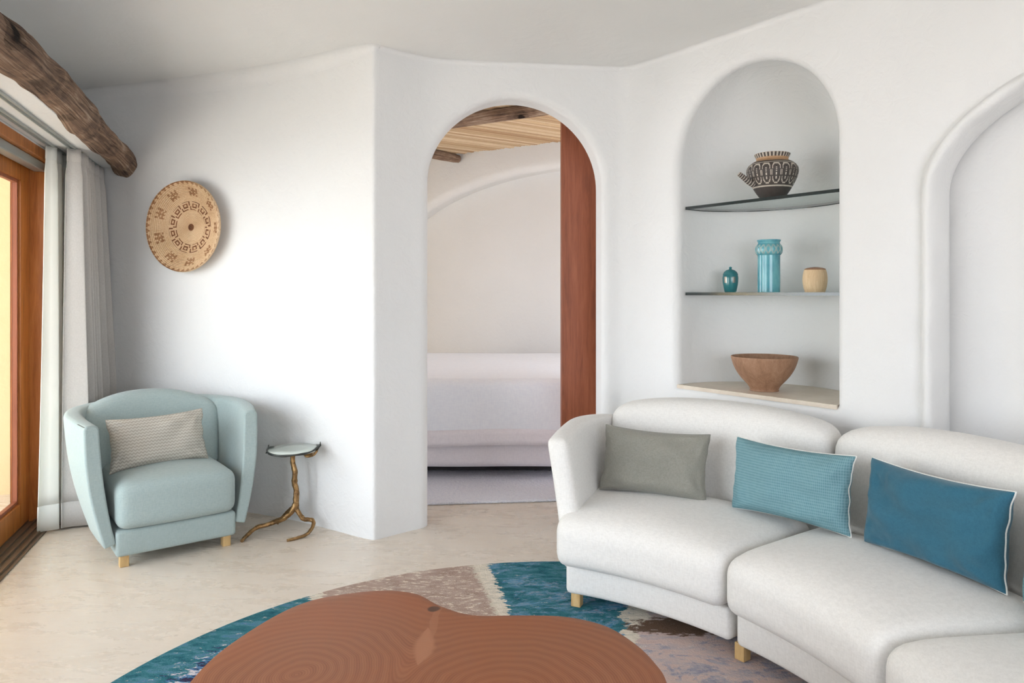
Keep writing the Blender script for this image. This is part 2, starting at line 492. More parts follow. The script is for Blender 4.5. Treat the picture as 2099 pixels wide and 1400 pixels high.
# interior of the shelf niche: half-elliptic plan, domed top
NB = .47; R = []
def plan(th, sc, extra=0):
    c, s_ = math.cos(th), math.sin(th)
    ss = abs(s_)**.82
    return NC - NA*sc*c, .045 + NB*ss*sc
for z in [NSILL + (NSPR-NSILL)*i/10 for i in range(11)]:
    R.append([NW(*plan(PI*j/48, 1), z) for j in range(49)])
for i in range(1, 17):
    ps = PI/2*i/16
    R.append([NW(*plan(PI*j/48, max(math.cos(ps), .001)), NSPR+NA*math.sin(ps)) for j in range(49)])
mb.grid(R)
struct(mb.build('wall_right', m_wall, smooth_ang=50))
# stone ledge at the foot of the niche
mb = MB(); pl = [plan(PI*j/48, .995) for j in range(49)]
top = [NW(s, d, NSILL+.004) for s, d in pl]; pr = [NW(NS0-.004, .004, NSILL+.004), NW(NS1+.004, .004, NSILL+.004)]
ring = [pr[0]] + top + [pr[1]]
b = len(mb.v)
for p in ring: mb.vert(p)
for p in ring: mb.vert(p-Vector((0,0,.02)))
n = len(ring); mb.face(range(n)); mb.face([n+i for i in reversed(range(n))])
for i in range(n): j = (i+1) % n; mb.face((i, j, n+j, n+i))
m_ledge = wood('niche_ledge_stone', srgb(205,190,172), srgb(216,203,186), srgb(224,213,198), (1,1,1), .4, k=5, bump=.02)
struct(mb.build('trim_1', m_ledge, smooth_ang=20), 'pale stone ledge at the foot of the shelf niche')

# sliding-door wall
mb = MB()
mb.box(lambda a,b_,c: DW(a,b_,c), -5.3, 1.65, -.20, -.03, 2.10, 2.7)
mb.box(lambda a,b_,c: DW(a,b_,c), 1.08, 1.65, -.20, -.03, 0, 2.10)
mb.box(lambda a,b_,c: DW(a,b_,c), -5.3, -3.1, -.20, -.03, 0, 2.10)
struct(mb.build('wall_left', m_wall, bevel=.01))
# wall behind the viewer with a wide window opening
mb = MB()
fy0, fy1 = -1.9, -1.6
mb.box(plain, -2.2, .2, fy0, fy1, 0, 2.7); mb.box(plain, 2.8, 6.5, fy0, fy1, 0, 2.7)
mb.box(plain, .2, 2.8, fy0, fy1, 0, .6); mb.box(plain, .2, 2.8, fy0, fy1, 2.25, 2.7)
struct(mb.build('wall_front', m_wall))

# ceiling of the sitting room with a soft cove along the walls
mb = MB()
ring = [DW(-5.3,-.2,CEIL), DW(1.6,-.2,CEIL)] + [Vector((p.x+.03, p.y+.08, CEIL)) for p in plate_path[4:]] + \
       [Vector((p.x, p.y+.08, CEIL)) for p in arch_path[2:]] + [NW(.3,.25,CEIL), NW(7.2,.25,CEIL), Vector((6.5,-1.8,CEIL))]
for p in ring: mb.vert(p)
for p in ring: mb.vert(p+Vector((0,0,.15)))
n = len(ring); mb.face(range(n)); mb.face([n+i for i in reversed(range(n))])
for i in range(n): j = (i+1) % n; mb.face((i, j, n+j, n+i))
def cove(path, r, rf=None):
    rows = []
    m = len(path)
    for q in range(9):
        ph = PI/2*q/8; row = []
        for i, p in enumerate(path):
            t = (path[min(i+1,m-1)]-path[max(i-1,0)]); nrm = Vector((t.y, -t.x, 0)).normalized()
            rr = rf(i) if rf else r
            row.append(Vector((p.x, p.y, 0)) + nrm*(rr*(1-math.cos(ph))+.0005) + Vector((0,0,CEIL-.0005-rr*(1-math.sin(ph)))))
        rows.append(row)
    mb.grid(rows, matf=lambda i, j: 1)
cove(plate_path, .05, lambda i: .02+.07*max(0, 1-abs(i/len(plate_path)-.35)*1.6))
cove(arch_path, .025)
cove([NW(s,0,0) for s in (.2, 1, 2, 4, 7)], .025)
struct(mb.build('ceiling', [m_ceil, m_wall], smooth_ang=50))

# curtain soffit and floor track
mb = MB(); mb.box(lambda a,b_,c: DW(a,b_,c), -4.6, 1.55, -.03, .24, 2.10, 2.17)
struct(mb.build('trim_2', m_wall, bevel=.006), 'white soffit over the curtains beside the log beam')
mb = MB()
mb.box(lambda a,b_,c: DW(a,b_,c), -3.1, .95, -.17, 0, 0, .008)
for o_ in (-.145, -.105, -.065, -.025): mb.box(lambda a,b_,c: DW(a,b_,c), -3.1, .95, o_-.006, o_+.006, .008, .020)
struct(mb.build('trim_3', m_metal), 'dark bronze sliding door track in the floor')

# ------------------------------------------------------------------ sliding doors
jf = MB()
jf.box(lambda a,b_,c: DW(a,b_,c), .945, 1.10, -.20, -.03, 0, 2.10)
jf.box(lambda a,b_,c: DW(a,b_,c), -3.1, .945, -.20, -.12, 2.05, 2.10)
jf.box(lambda a,b_,c: DW(a,b_,c), -3.1, 1.10, -.12, -.03, 2.035, 2.099)
jf.box(lambda a,b_,c: DW(a,b_,c), -3.2, -3.08, -.20, -.03, 0, 2.10)
d1 = empty('door_1', DW(.9,-.16,0)); struct(d1, 'honey pine sliding glass door')
def keep(o, parent):
    o.parent = parent; o.matrix_parent_inverse = parent.matrix_world.inverted() if False else o.matrix_parent_inverse
    o.location = -Vector(parent.location); return o
def child(o, parent):      # geometry written in world coordinates, parent unrotated
    o.parent = parent; o.location = -Vector(parent.location); return o
child(jf.build('door_frame', m_door, bevel=.004), d1)
s_ = MB(); s_.box(lambda a,b_,c: DW(a,b_,c), -3.1, .94, -.115, -.055, 1.985, 2.034)
child(s_.build('blind_rail', m_alu, bevel=.006), d1)
def leaf(k0, k1, off, parent):
    m = MB(); B = lambda *a: m.box(lambda a_,b_,c: DW(a_,b_,c), *a)
    B(k0, k0+.15, off-.025, off+.025, .02, 2.05); B(k1-.15, k1, off-.025, off+.025, .02, 2.05)
    B(k0+.15, k1-.15, off-.025, off+.025, .02, .15); B(k0+.15, k1-.15, off-.025, off+.025, 1.915, 2.05)
    lf = child(m.build('door_leaf', m_door, bevel=.005), parent)
    g = MB(); g.box(lambda a_,b_,c: DW(a_,b_,c), k0+.15, k1-.15, off-.004, off+.004, .15, 1.915)
    child(g.build('glass_pane', m_pane), parent)
    q = MB()
    for (a0,a1,z0,z1) in ((k1-.168,k1-.15,.15,1.915),(k0+.15,k0+.168,.15,1.915),(k0+.168,k1-.168,.15,.168),(k0+.168,k1-.168,1.897,1.915)):
        q.box(lambda a_,b_,c: DW(a_,b_,c), a0, a1, off-.012, off+.012, z0, z1)
    q.build('glazing_bead', m_rwood, lf, bevel=.002)
leaf(-1.05, .94, -.16, d1)
d2 = empty('door_2', DW(-2,-.22,0)); struct(d2, 'second honey pine sliding glass door leaf')
leaf(-3.08, -1.0, -.225, d2)

# red-brown sliding door of the bedroom
AB = Vector((.989,.145,0)).normalized()
def BD(a, d, z): p = Vector((.311, 4.56, 0)) + AB*a + AN*d; return Vector((p.x, p.y, z))
d3 = empty('door_3', BD(.3,0,0)); struct(d3, 'red-brown wooden door slid half across the archway')
m = MB(); m.box(BD, 0, .62, 0, .045, .01, 2.55); lf3 = child(m.build('door_leaf', m_rwood, bevel=.003), d3)
m = MB(); m.tube([BD(.245, -.002, 1.02), BD(.245,-.02,1.02)], .016, 16); m.tube([BD(.245,-.02,.97), BD(.245,-.025,1.0), BD(.245,-.025,1.07)], .008, 10)
m.build('door_handle', m_iron, lf3)

# ------------------------------------------------------------------ outside and bedroom shell
mb = MB(); mb.box(lambda a,b_,c: DW(a,b_,c), 1.66, 1.86, -5.0, -.205, 0, 3.4)
struct(mb.build('wall_outside', m_ochre), 'ochre courtyard wall seen through the glass door')
bw0 = Vector((-.55, 7.9, 0)); bwd = Vector((1.06,-.64,0)).normalized(); bwn = Vector((.64,1.06,0)).normalized()
def BW(s, dep, z): p = bw0 + bwd*s + bwn*dep; return Vector((p.x, p.y, z))
mb = MB()
outl = arch_outline(-1.0, 3.6, 1.62, .93, (-3.6, 4.4, 0, 3.0), 60)
loft_opening(mb, outl, BW, .09, .20, rows=4)
mb.grid([[BW(s,.20,z) for s in (-1.5,3.5)] for z in (0,3)])
struct(mb.build('wall_bedroom_back', m_wall, smooth_ang=60))
mb = MB()
mb.box(plain, 3.9, 4.1, 6.1, 6.6, 0, 3.0); mb.box(plain, 3.9, 4.1, 1.3, 1.9, 0, 3.0); mb.box(plain, 3.9, 4.1, 1.9, 6.1, 2.5, 3.0); mb.box(plain, 3.9, 4.1, 1.9, 6.1, 0, .2); mb.box(lambda a,b_,c: NW(a,b_,c), .05, 4.4, .62, .70, 0, 3.0)  # wide unseen opening on the right, added to light the bed front
mb.box(plain, -3.45, -3.25, 7.5, 10.0, 0, 3.0)
mb.box(plain, -3.45, -3.25, 5.0, 7.5, 2.4, 3.0); mb.box(plain, -3.45, -3.25, 7.1, 7.5, 0, 2.4)
struct(mb.build('wall_bedroom_side', m_wall))
# cane ceiling
cd = Vector((1.5,1,0)).normalized(); cn = Vector((1,-1.5,0)).normalized(); ld = Vector((.877,1,0)).normalized()
mb = MB(); tones = []
ncane = 330; w = .026
for i in range(ncane):
    o_ = -4.4 + i*w
    z0 = 2.80 + random.uniform(-.008,.006)+.004; w_c = random.uniform(.40,.62)
    c0 = Vector((0, 6.3, 0)) + cn*o_ + cd*(-4.0+random.uniform(-.1,.1)); c1 = Vector((0,6.3,0)) + cn*(o_+random.uniform(-.01,.01)) + cd*4.0
    if c1.y < 4.7: continue
    if c0.y < 4.6: c0 = c0 + cd*((4.6-c0.y)/cd.y)
    rows = []
    for c in (c0, c1):
        rows.append([c + cn*(w*w_c*math.cos(t)) + Vector((0,0,z0+.012-.016*math.sin(t))) for t in [PI*j/6 for j in range(7)]])
    nf = len(mb.f); mb.grid(rows); tn = random.random(); tones += [tn]*(len(mb.f)-nf)
nf = len(mb.f); mb.box(plain, -5, 5, 4.55, 10.3, 2.83, 2.95); mb.box(plain, -5, 1.1, .8, 4.55, 2.83, 2.95); mb.box(plain, 3.5, 5, .8, 4.55, 2.83, 2.95); mb.box(plain, 1.1, 3.5, .8, 2.2, 2.83, 2.95); tones += [.3]*(len(mb.f)-nf)  # roof boxes leave an invented skylight hole, out of view, to brighten bed and rug
o = mb.build('ceiling_bedroom', m_cane, merge=False, smooth_ang=60)
at = o.data.attributes.new('tone', 'FLOAT', 'FACE'); at.data.foreach_set('value', tones)
struct(o)

def log(name, pts, rad, bumps=(), seg=28, amp=.10, n=10, seed=0, mat=None):
    P = resample(pts, n); m = MB(); N = len(P)
    L = [0]
    for a, b in zip(P, P[1:]): L.append(L[-1]+(b-a).length)
    def jit(i, j):
        a = 2*PI*j/seg
        v = 1 + amp*mnoise.noise(Vector((L[i]*2.6+seed, math.cos(a)*.9, math.sin(a)*.9))) + amp*.30*mnoise.noise(Vector((L[i]*8+seed, math.cos(a)*1.6, math.sin(a)*1.6)))
        for (bl, ba, bh, bw_) in bumps:
            da = (a-ba+PI) % (2*PI)-PI
            v += bh*math.exp(-((L[i]-bl)/bw_)**2-(da/.55)**2)
        return v
    radii = [rad*(1 if 2 < i < N-3 else (.82 if i in (0, N-1) else .95)) for i in range(N)]
    m.tube(P, radii, seg, jitter=jit)
    o = m.build(name, mat or m_log, smooth_ang=60, merge=False)
    at = o.data.attributes.new('grain', 'FLOAT_VECTOR', 'POINT')
    vals = []
    for i in range(N):
        for j in range(seg):
            a = 2*PI*j/seg + L[i]*.25; vals += [math.cos(a), math.sin(a), L[i]]
    at.data.foreach_set('vector', vals)
    return o
o = log('bedroom_log', [BW(-.4,-1.45,2.745), BW(1.2,-1.42,2.75), BW(3.5,-1.45,2.745)], .055, seed=3)
tag(o, 'dark log running across the cane ceiling at the top of the archway', 'beam')
pe = BW(-.03,-.01,2.745)
o = log('bedroom_log', [pe-ld*2.2, pe-ld*1.1, pe], .05, seed=9)
tag(o, 'short dark log end under the cane ceiling at the left of the archway', 'beam')

# ------------------------------------------------------------------ log beam and curtain tracks
P = [DW(-4.2,.27,2.19), DW(-3,.265,2.21), DW(-2,.27,2.19), DW(-1.2,.255,2.175), DW(-.7,.275,2.165), DW(-.3,.26,2.18), DW(.1,.275,2.15), DW(.5,.26,2.155), DW(.9,.275,2.135), DW(1.2,.28,2.12), DW(1.36,.285,2.10)]
o = log('timber_beam', P , .076, bumps=[(3.55,PI*1.45,.45,.09),(3.0,PI*1.35,.4,.10),(4.3,PI*.6,.22,.08),(4.9,PI*1.5,.2,.1),(5.3,PI*.3,.22,.06)], seg=48, amp=.30, n=14)
tag(o, 'knotty weathered log beam running above the curtains at the upper left', 'beam')
for off, z, lab in ((.03, 2.0995, 'thin white curtain track nearest the glass door, in the soffit'), (.125, 2.0995, 'thin white curtain track nearest the log beam, in the soffit')):
    m = MB()
    B = lambda *a: m.box(lambda a_,b_,c: DW(a_,b_,c), *a)
    B(-3.2, 1.5, off-.014, off-.009, z-.012, z); B(-3.2, 1.5, off+.009, off+.014, z-.012, z)
    m2 = m.build('curtain_track', m_alu); tag(m2, lab, 'curtain track', 'curtain tracks in the soffit')

def curtain(k0, k1, off, folds, amp, ztop, zbot, flare, seed, kshift=0, offshift=0, nu=260, nz=30):
    rows = []
    for i in range(nz+1):
        t = i/nz; z = ztop+(zbot-ztop)*t; row = []
        for j in range(nu+1):
            u = j/nu
            k = k0+(k1-k0)*u
            fa = amp*(.55+.6*t)*(1+.35*math.sin(seed+u*7))
            ph = -PI/2 + 2*PI*folds*(u+.012*math.sin(u*23+seed)) + .5*math.sin(t*2.2+u*3)*min(1, u*5)
            s1 = math.sin(ph); s1 = math.copysign(abs(s1)**.75, s1)
            o_ = off + fa*s1 + offshift*t*u + flare*t*t
            kk = k + .012*math.cos(ph*1.0+.6)*(.4+t) + kshift*t*(1-u)
            if t < .06: o_ = off + (o_-off)*(.8)
            row.append(DW(kk, o_, z))
        rows.append(row)
    return rows
def curt(name, mat, label, **kw):
    root = empty(name, DW(.9, kw['off'], 0)); tag(root, label, 'curtain')
    rows = curtain(**kw)
    m = MB(); m.grid(rows[:-2]); cp = child(m.build('curtain_panel', mat, smooth_ang=80, solid=.003), root)
    m = MB(); m.grid([[p+Vector((0,0,.0)) for p in r] for r in rows[-3:]]); m.build('hem', mat, cp, smooth_ang=80, solid=.007)
    m = MB(); m.grid([[p for p in r] for r in rows[:2]]); m.build('heading_tape', mat, cp, smooth_ang=80, solid=.008)
    return root
curt('sheer_curtain', m_sheer, 'white sheer curtain gathered at the edge of the glass door', k0=.67, k1=1.15, off=.030, folds=3.5, amp=.030, ztop=2.09, zbot=.012, flare=-.015, seed=1.3)
curt('linen_curtain', m_linen, 'grey linen curtain gathered in pleats behind the armchair', k0=.72, k1=1.43, off=.128, folds=7, amp=.052, ztop=2.09, zbot=.012, flare=.01, seed=.4, offshift=.06, nu=420)

# ------------------------------------------------------------------ woven wall basket
KEY = ["######..", "#.......", "#.####..", "#.#..#..", "..#..#..", "..####.#", ".......#", "..######"]
MOT = ["#.#.#", ".####", "#.#.#", "####.", "#.#.#"]
def basket():
    R0 = .272; dep = .078; nr = 64; na = 384
    rows = []
    def prof(t):
        return R0*t, dep*(t**3.2)*.95 + .012
    for i in range(nr+1):
        r, h = prof(max(.01, i/nr))
        h += .0016*math.cos(i*PI*1.0)
        rows.append([Vector((r*math.cos(2*PI*j/na), r*math.sin(2*PI*j/na), h)) for j in range(na)])
    back = []
    for i in range(nr, -1, -8):
        r, h = prof(max(.01, i/nr)); back.append([Vector(((r+.004)*math.cos(2*PI*j/na), (r+.004)*math.sin(2*PI*j/na), h-.011)) for j in range(na)])
    def mf(i, j):
        t = i/nr; a = j/na
        if i >= nr: return 0
        if t < .07: return 1
        if .38 <= t < .575:
            q = int((t-.38)/.195*8); u = (a*12) % 1; c = int(u*8)
            return 1 if KEY[7-q][c] == '#' else 0
        if .70 <= t < .86:
            u = (a*9+.3) % 1
            if u < .42:
                q = int((t-.70)/.16*5); c = int(u/.42*5); return 2 if MOT[q][c] == '#' else 0
        if .93 <= t < .985:
            u = (a*46) % 1; return 2 if abs(u-.5)*2 < (t-.93)/.055*.9 else 0
        return 0
    m = MB(); m.grid(rows+back, closed_v=True, matf=lambda i, j: mf(i, j) if i < nr else 0)
    return m
def straw(name, a, b, c):
    M = Mat(name, rough=.85, spec=.2)
    x = M.sepxyz(M.coord())
    r = M.math('POWER', M.math('ADD', M.math('POWER', x[0], 2), M.math('POWER', x[1], 2)), .5)
    ring = M.math('SINE', M.math('MULTIPLY', r, 720))
    ang = M.math('ARCTAN2', x[1], x[0])
    st = M.noise(M.comb(M.math('MULTIPLY', ang, 25), M.math('MULTIPLY', r, 120), 0), 1.0, 3, .7)
    st2 = M.noise(M.coord(), 9, 3, .6)
    t = M.math('ADD', M.math('MULTIPLY', st, .6), M.math('ADD', M.math('MULTIPLY', ring, .10), M.math('MULTIPLY', st2, .35)))
    M.color(M.ramp(t, [(.3, a), (.48, b), (.66, c)])); M.bump(t, .8, .004); return M.m
m_straw = straw('palm_straw', srgb(178,142,108), srgb(206,174,138), srgb(222,196,164))
m_straw_d = straw('dyed_palm_straw', srgb(92,58,38), srgb(118,78,54), srgb(146,102,74))
m_straw_m = straw('faded_palm_straw', srgb(120,82,54), srgb(152,112,80), srgb(184,146,110))
o = basket().build('woven_basket', [m_straw, m_straw_d, m_straw_m], smooth_ang=50)
pc = Vector((-1.955, 4.475, 1.3+134/1500*4.47))
nrm = Vector((-.316,-.949,0))
o.location = pc + nrm*.0; o.rotation_euler = nrm.to_track_quat('Z', 'Y').to_euler()
tag(o, 'round woven straw basket with brown key pattern hung on the white wall', 'basket')

# ------------------------------------------------------------------ pillows
def pillow(name, w, h, t, mat, loc, yaw, lean, label, group=None, piping=None, roll=0, wr=.006, seed=0, corner=.0):
    root = empty(name, loc); root.rotation_euler = (0, 0, 0)
    nu, nv = 60, 40
    def pt(u, v, side):
        x = w/2*u*(1-.065*(1-v*v)**1.0*abs(u)**3) + .006*mnoise.noise(Vector((v*3.5+seed, u, 2)))*abs(u)**6; y = h/2*v*(1-.10*(1-u*u)*abs(v)**3)
        e = max(0, (1-abs(u)**2.6))*max(0, (1-abs(v)**2.6))
        z = side*t*.56*(e**.42)
        wri = 1.6*wr*mnoise.noise(Vector((u*2.2+seed, v*2.2, side*3)))*2 + wr*.8*mnoise.noise(Vector((u*9+seed, v*3.0, side*3+5)))*(abs(v)**2) + wr*.8*mnoise.noise(Vector((u*3+seed, v*9, side*3+9)))*(abs(u)**2)
        for cu in (-1, 1):
            for cv in (-1, 1):
                dx_, dy_ = (cu-u)*w/2, (cv-v)*h/2; rr = math.hypot(dx_, dy_)
                wri += .0035*math.sin(math.atan2(dy_, dx_)*11+seed+cu)*math.exp(-((rr-.075)/.05)**2)
        wri += .0045*mnoise.noise(Vector((u*14+seed, v*1.5, side+7)))*max(0, v)**2
        z += side*wri*min(1, e*3)
        return Vector((x, y + h/2, z))
    m = MB()
    us = [math.sin(PI/2*(-1+2*i/nu)) for i in range(nu+1)]; vs = [math.sin(PI/2*(-1+2*i/nv)) for i in range(nv+1)]
    for side in (1, -1): m.grid([[pt(u, v, side) for u in us] for v in vs], flip=(side < 0))
    o = m.build('pillow_cover', mat, root, smooth_ang=None)
    uv = o.data.uv_layers.new(name='UVMap')
    for lp in o.data.loops:
        c = o.data.vertices[lp.vertex_index].co; uv.data[lp.index].uv = (c.x, c.y)
    edge = [pt(u, -1, 1) for u in us] + [pt(1, v, 1) for v in vs[1:]] + [pt(u, 1, 1) for u in reversed(us[:-1])] + [pt(-1, v, 1) for v in reversed(vs[:-1])]
    m = MB(); m.tube(edge, .0030 if piping else .0025, 8)
    m.build('piping', piping or mat, o)
    # local x = width, y = up, z = thickness (towards the front)
    from mathutils import Matrix
    M4 = Matrix.Translation(loc) @ Matrix.Rotation(yaw, 4, 'Z') @ Matrix.Rotation(roll, 4, 'Y') @ Matrix.Rotation(PI/2-lean, 4, 'X')
    root.matrix_world = M4
    root.location = M4.translation; root.rotation_euler = M4.to_euler()
    tag(root, label, 'pillow', group)
    return root

# ------------------------------------------------------------------ armchair
AC = Vector((-1.63, 3.585, 0)); AU = Vector((.793,.609,0)); AF = Vector((.609,-.793,0))
chair_yaw = math.atan2(.609, .793)
root = empty('armchair', AC + AF*-.4, chair_yaw)
def child_rot(o, parent):
    from mathutils import Matrix
    o.parent = parent
    o.matrix_parent_inverse = (Matrix.Translation(parent.location) @ Matrix.Rotation(parent.rotation_euler.z, 4, 'Z')).inverted()
    return o
def CH(u, f_, z): return AC + AU*u + AF*f_ + Vector((0,0,z))
tag(root, 'seafoam green upholstered tub armchair standing by the curtains', 'armchair')
def tub_shell():
    bot = [(-.322,-.012),(-.330,-.2),(-.330,-.42),(-.305,-.60),(-.2,-.70),(0,-.72)]
    topp = [(-.400,-.06,.675),(-.438,-.25,.69),(-.442,-.44,.695),(-.385,-.64,.695),(-.24,-.77,.70),(0,-.81,.70)]
    bot = bot + [(-x, y) for x, y in reversed(bot[:-1])]
    topp = topp + [(-x, y, z) for x, y, z in reversed(topp[:-1])]
    B = resample(bot, 8); T = resample(topp, 8); n = len(B)
    def nrm(path, i):
        t = path[min(i+1,n-1)]-path[max(i-1,0)]; v = Vector((t.y, -t.x, 0)).normalized()
        return -v     # inward
    rows = []
    for i in range(n):
        b_ = Vector((B[i].x, B[i].y, .105)); t_ = T[i]; nb = nrm(B, i); nt = nrm(T, i)
        if (Vector((0,-.35,0))-Vector((b_.x,b_.y,0))).dot(nb) < 0: nb = -nb; nt = -nt
        row = []; th = .085 - .018*max(0, 1-min(i, n-1-i)/12)
        for q in range(11):
            w_ = q/10; bul = .024*math.sin(PI*w_)
            p = b_.lerp(t_, w_) - nb.lerp(nt, w_)*bul
            row.append(p)
        row[-1].z -= .012
        row.append(t_ + nt*.012 + Vector((0,0,.002)))
        row.append(t_ + nt*(th*.5) + Vector((0,0,.004)))
        row.append(t_ + nt*(th-.012) + Vector((0,0,.0)))
        for q in range(7):
            w_ = 1-q/6
            bul = .024*math.sin(PI*w_)
            p = b_.lerp(t_, w_) + nb.lerp(nt, w_)*(.050+(th-.050)*w_-bul*.6)
            if q == 0: p.z -= .014
            if q == 6: p.z = .12
            row.append(p)
        rows.append([CH(p.x, p.y, p.z) for p in row])
    m = MB(); base = m.grid(rows, closed_v=True)
    k = len(rows[0]); m.face([base+j for j in range(k)]); m.face([base+(n-1)*k+j for j in reversed(range(k))])
    return m
child_rot(tub_shell().build('arm_shell', m_arm, smooth_ang=50, bevel=.010, seg=3), root)
m = MB(); rbox(m, (.55,.60,.125), .018, (10,10,3), lambda x,y,z: CH(x, -.30+y-.005, .118+z))
child_rot(m.build('plinth', m_arm), root)
def seatmap(x, y, z):
    c = (1-(x/.275)**2)*(1-abs((y)/.31)**3)
    if z > 0: z += .035*max(0,c)
    fr = max(0, y/.31)
    yy = y + .018*fr*(1-(x/.28)**2)
    return CH(x, -.295+yy+.012, .288+z - .0*fr)
m = MB(); rbox(m, (.548,.60,.215), .05, (14,12,5), seatmap)
child_rot(m.build('seat_cushion', m_arm), root)
def backmap(x, y, z):     # x width, y thickness, z height
    u = x/.33; top = max(0, (z+.22)/.44)
    zz = z - .10*abs(u)**2.3*top
    curve = .10*u*u
    lean = -.10*top
    puff = .02*(1-u*u)*(1-(z/.22)**2)*(1 if y > 0 else 0)
    wid = x*(1+.10*top)
    return CH(wid-.012, -.61 + y + curve*1.0 + lean + puff, .535 + zz)
m = MB(); rbox(m, (.66,.15,.44), .055, (20,4,14), backmap)
child_rot(m.build('back_cushion', m_arm), root)
for u, ff in ((-.235,-.045),(.235,-.045),(-.22,-.56),(.22,-.56)):
    m = MB(); m.box(lambda a,b_,c: CH(a,b_,c), u-.02, u+.02, ff-.025, ff+.015, 0, .062)
    child_rot(m.build('leg', m_oak, bevel=.003), root)
pillow('lumbar_pillow', .47, .27, .13, m_diamond, CH(-.025,-.27,.405), chair_yaw+.02, .30, 'beige diamond-weave lumbar pillow sitting on the seafoam armchair', 'lumbar pillows', roll=-.03, seed=4)

# ------------------------------------------------------------------ side table
TC = Vector((-1.19, 3.985, 0))
root = empty('side_table', TC); tag(root, 'small bronze twig side table with round glass top by the wall', 'side table')
m = MB()
ring = []
for j in range(48):
    a = 2*PI*j/48; r = .128*(1+.03*math.sin(2*a+.6))
    ring.append((r*1.0*math.cos(a), r*1.12*math.sin(a)))
rt = []
for sc_, z in ((.001,.453),(.5,.453),(.97,.453),(1.0,.450),(1.0,.442),(.97,.439),(.001,.439)):
    rt.append([Vector((x*sc_, y*sc_, z)) for x, y in ring])
m.grid(rt, closed_v=True)
m_top = Mat('pale_mirror_top', srgb(206,214,206), .08, .25, .8).m
m.build('table_top', m_top, root)
m = MB(); rim = [Vector((x*1.02, y*1.02, +.444+.0015*math.sin(j*.5)+(.018*max(0, math.cos(math.atan2(y,x)-.1))**6+.012*max(0,-math.cos(math.atan2(y,x)))**8))) for j, (x, y) in enumerate(ring)]
m.tube(rim+[rim[0]], [.0055+.001*math.sin(j*1.1) for j in range(49)], 10)
m.tube([Vector((.127,.02,.45)), Vector((.137,.035,.462)), Vector((.133,.05,.478))], [.006,.005,.002], 8)
m.tube([Vector((.129,-.02,.45)), Vector((.142,-.03,.455)), Vector((.148,-.02,.468))], [.006,.004,.002], 8)
m.tube([Vector((-.127,.0,.445)), Vector((-.136,-.01,.448)), Vector((-.138,.01,.470))], [.007,.006,.002], 8)
m.tube([Vector((-.127,-.01,.445)), Vector((-.14,-.03,.432))], [.007,.003], 8)
m.build('rim', m_iron, root)
m = MB()
m.tube(resample([(0,0,.438),(.05,-.01,.434),(.09,-.02,.425),(.115,.0,.44)], 5), [.012-.0003*i for i in range(16)], 8)
m.tube(resample([(.06,-.02,.43),(.085,-.045,.418),(.12,-.04,.425),(.135,-.02,.445)], 5), .006, 8)
m.tube(resample([(0,0,.438),(-.04,.0,.436),(-.08,.01,.436)], 5), .008, 8)
m.build('bracket', m_bronze, root)
def twig(pts, r0, r1, seed):
    P = resample(pts, 6); n = len(P); m = MB()
    m.tube(P, [r0+(r1-r0)*i/(n-1) for i in range(n)], 12, jitter=lambda i, j: 1+.28*mnoise.noise(Vector((i*.45+seed, math.cos(j/12*2*PI), math.sin(j/12*2*PI)))))
    return m
twig([(-.002,0,.44),(-.004,.002,.38),(.010,-.004,.32),(.006,.0,.27),(.016,.002,.22),(.014,0,.17),(.012,0,.12)], .012, .017, 1).build('stem', m_bronze, root)
twig([(.012,0,.15),(-.012,-.015,.105),(-.055,-.03,.075),(-.12,-.05,.055),(-.175,-.08,.045),(-.205,-.13,.022),(-.215,-.18,.010)], .016, .009, 4).build('leg', m_bronze, root)
twig([(.012,0,.13),(.035,-.005,.095),(.06,-.01,.07),(.10,.0,.062),(.115,-.03,.04),(.10,-.09,.016),(.055,-.14,.010),(.015,-.165,.006)], .014, .007, 8).build('leg', m_bronze, root)
twig([(.01,0,.165),(-.01,.03,.13),(-.05,.06,.09),(-.09,.09,.05),(-.12,.10,.01)], .010, .006, 12).build('leg', m_bronze, root)

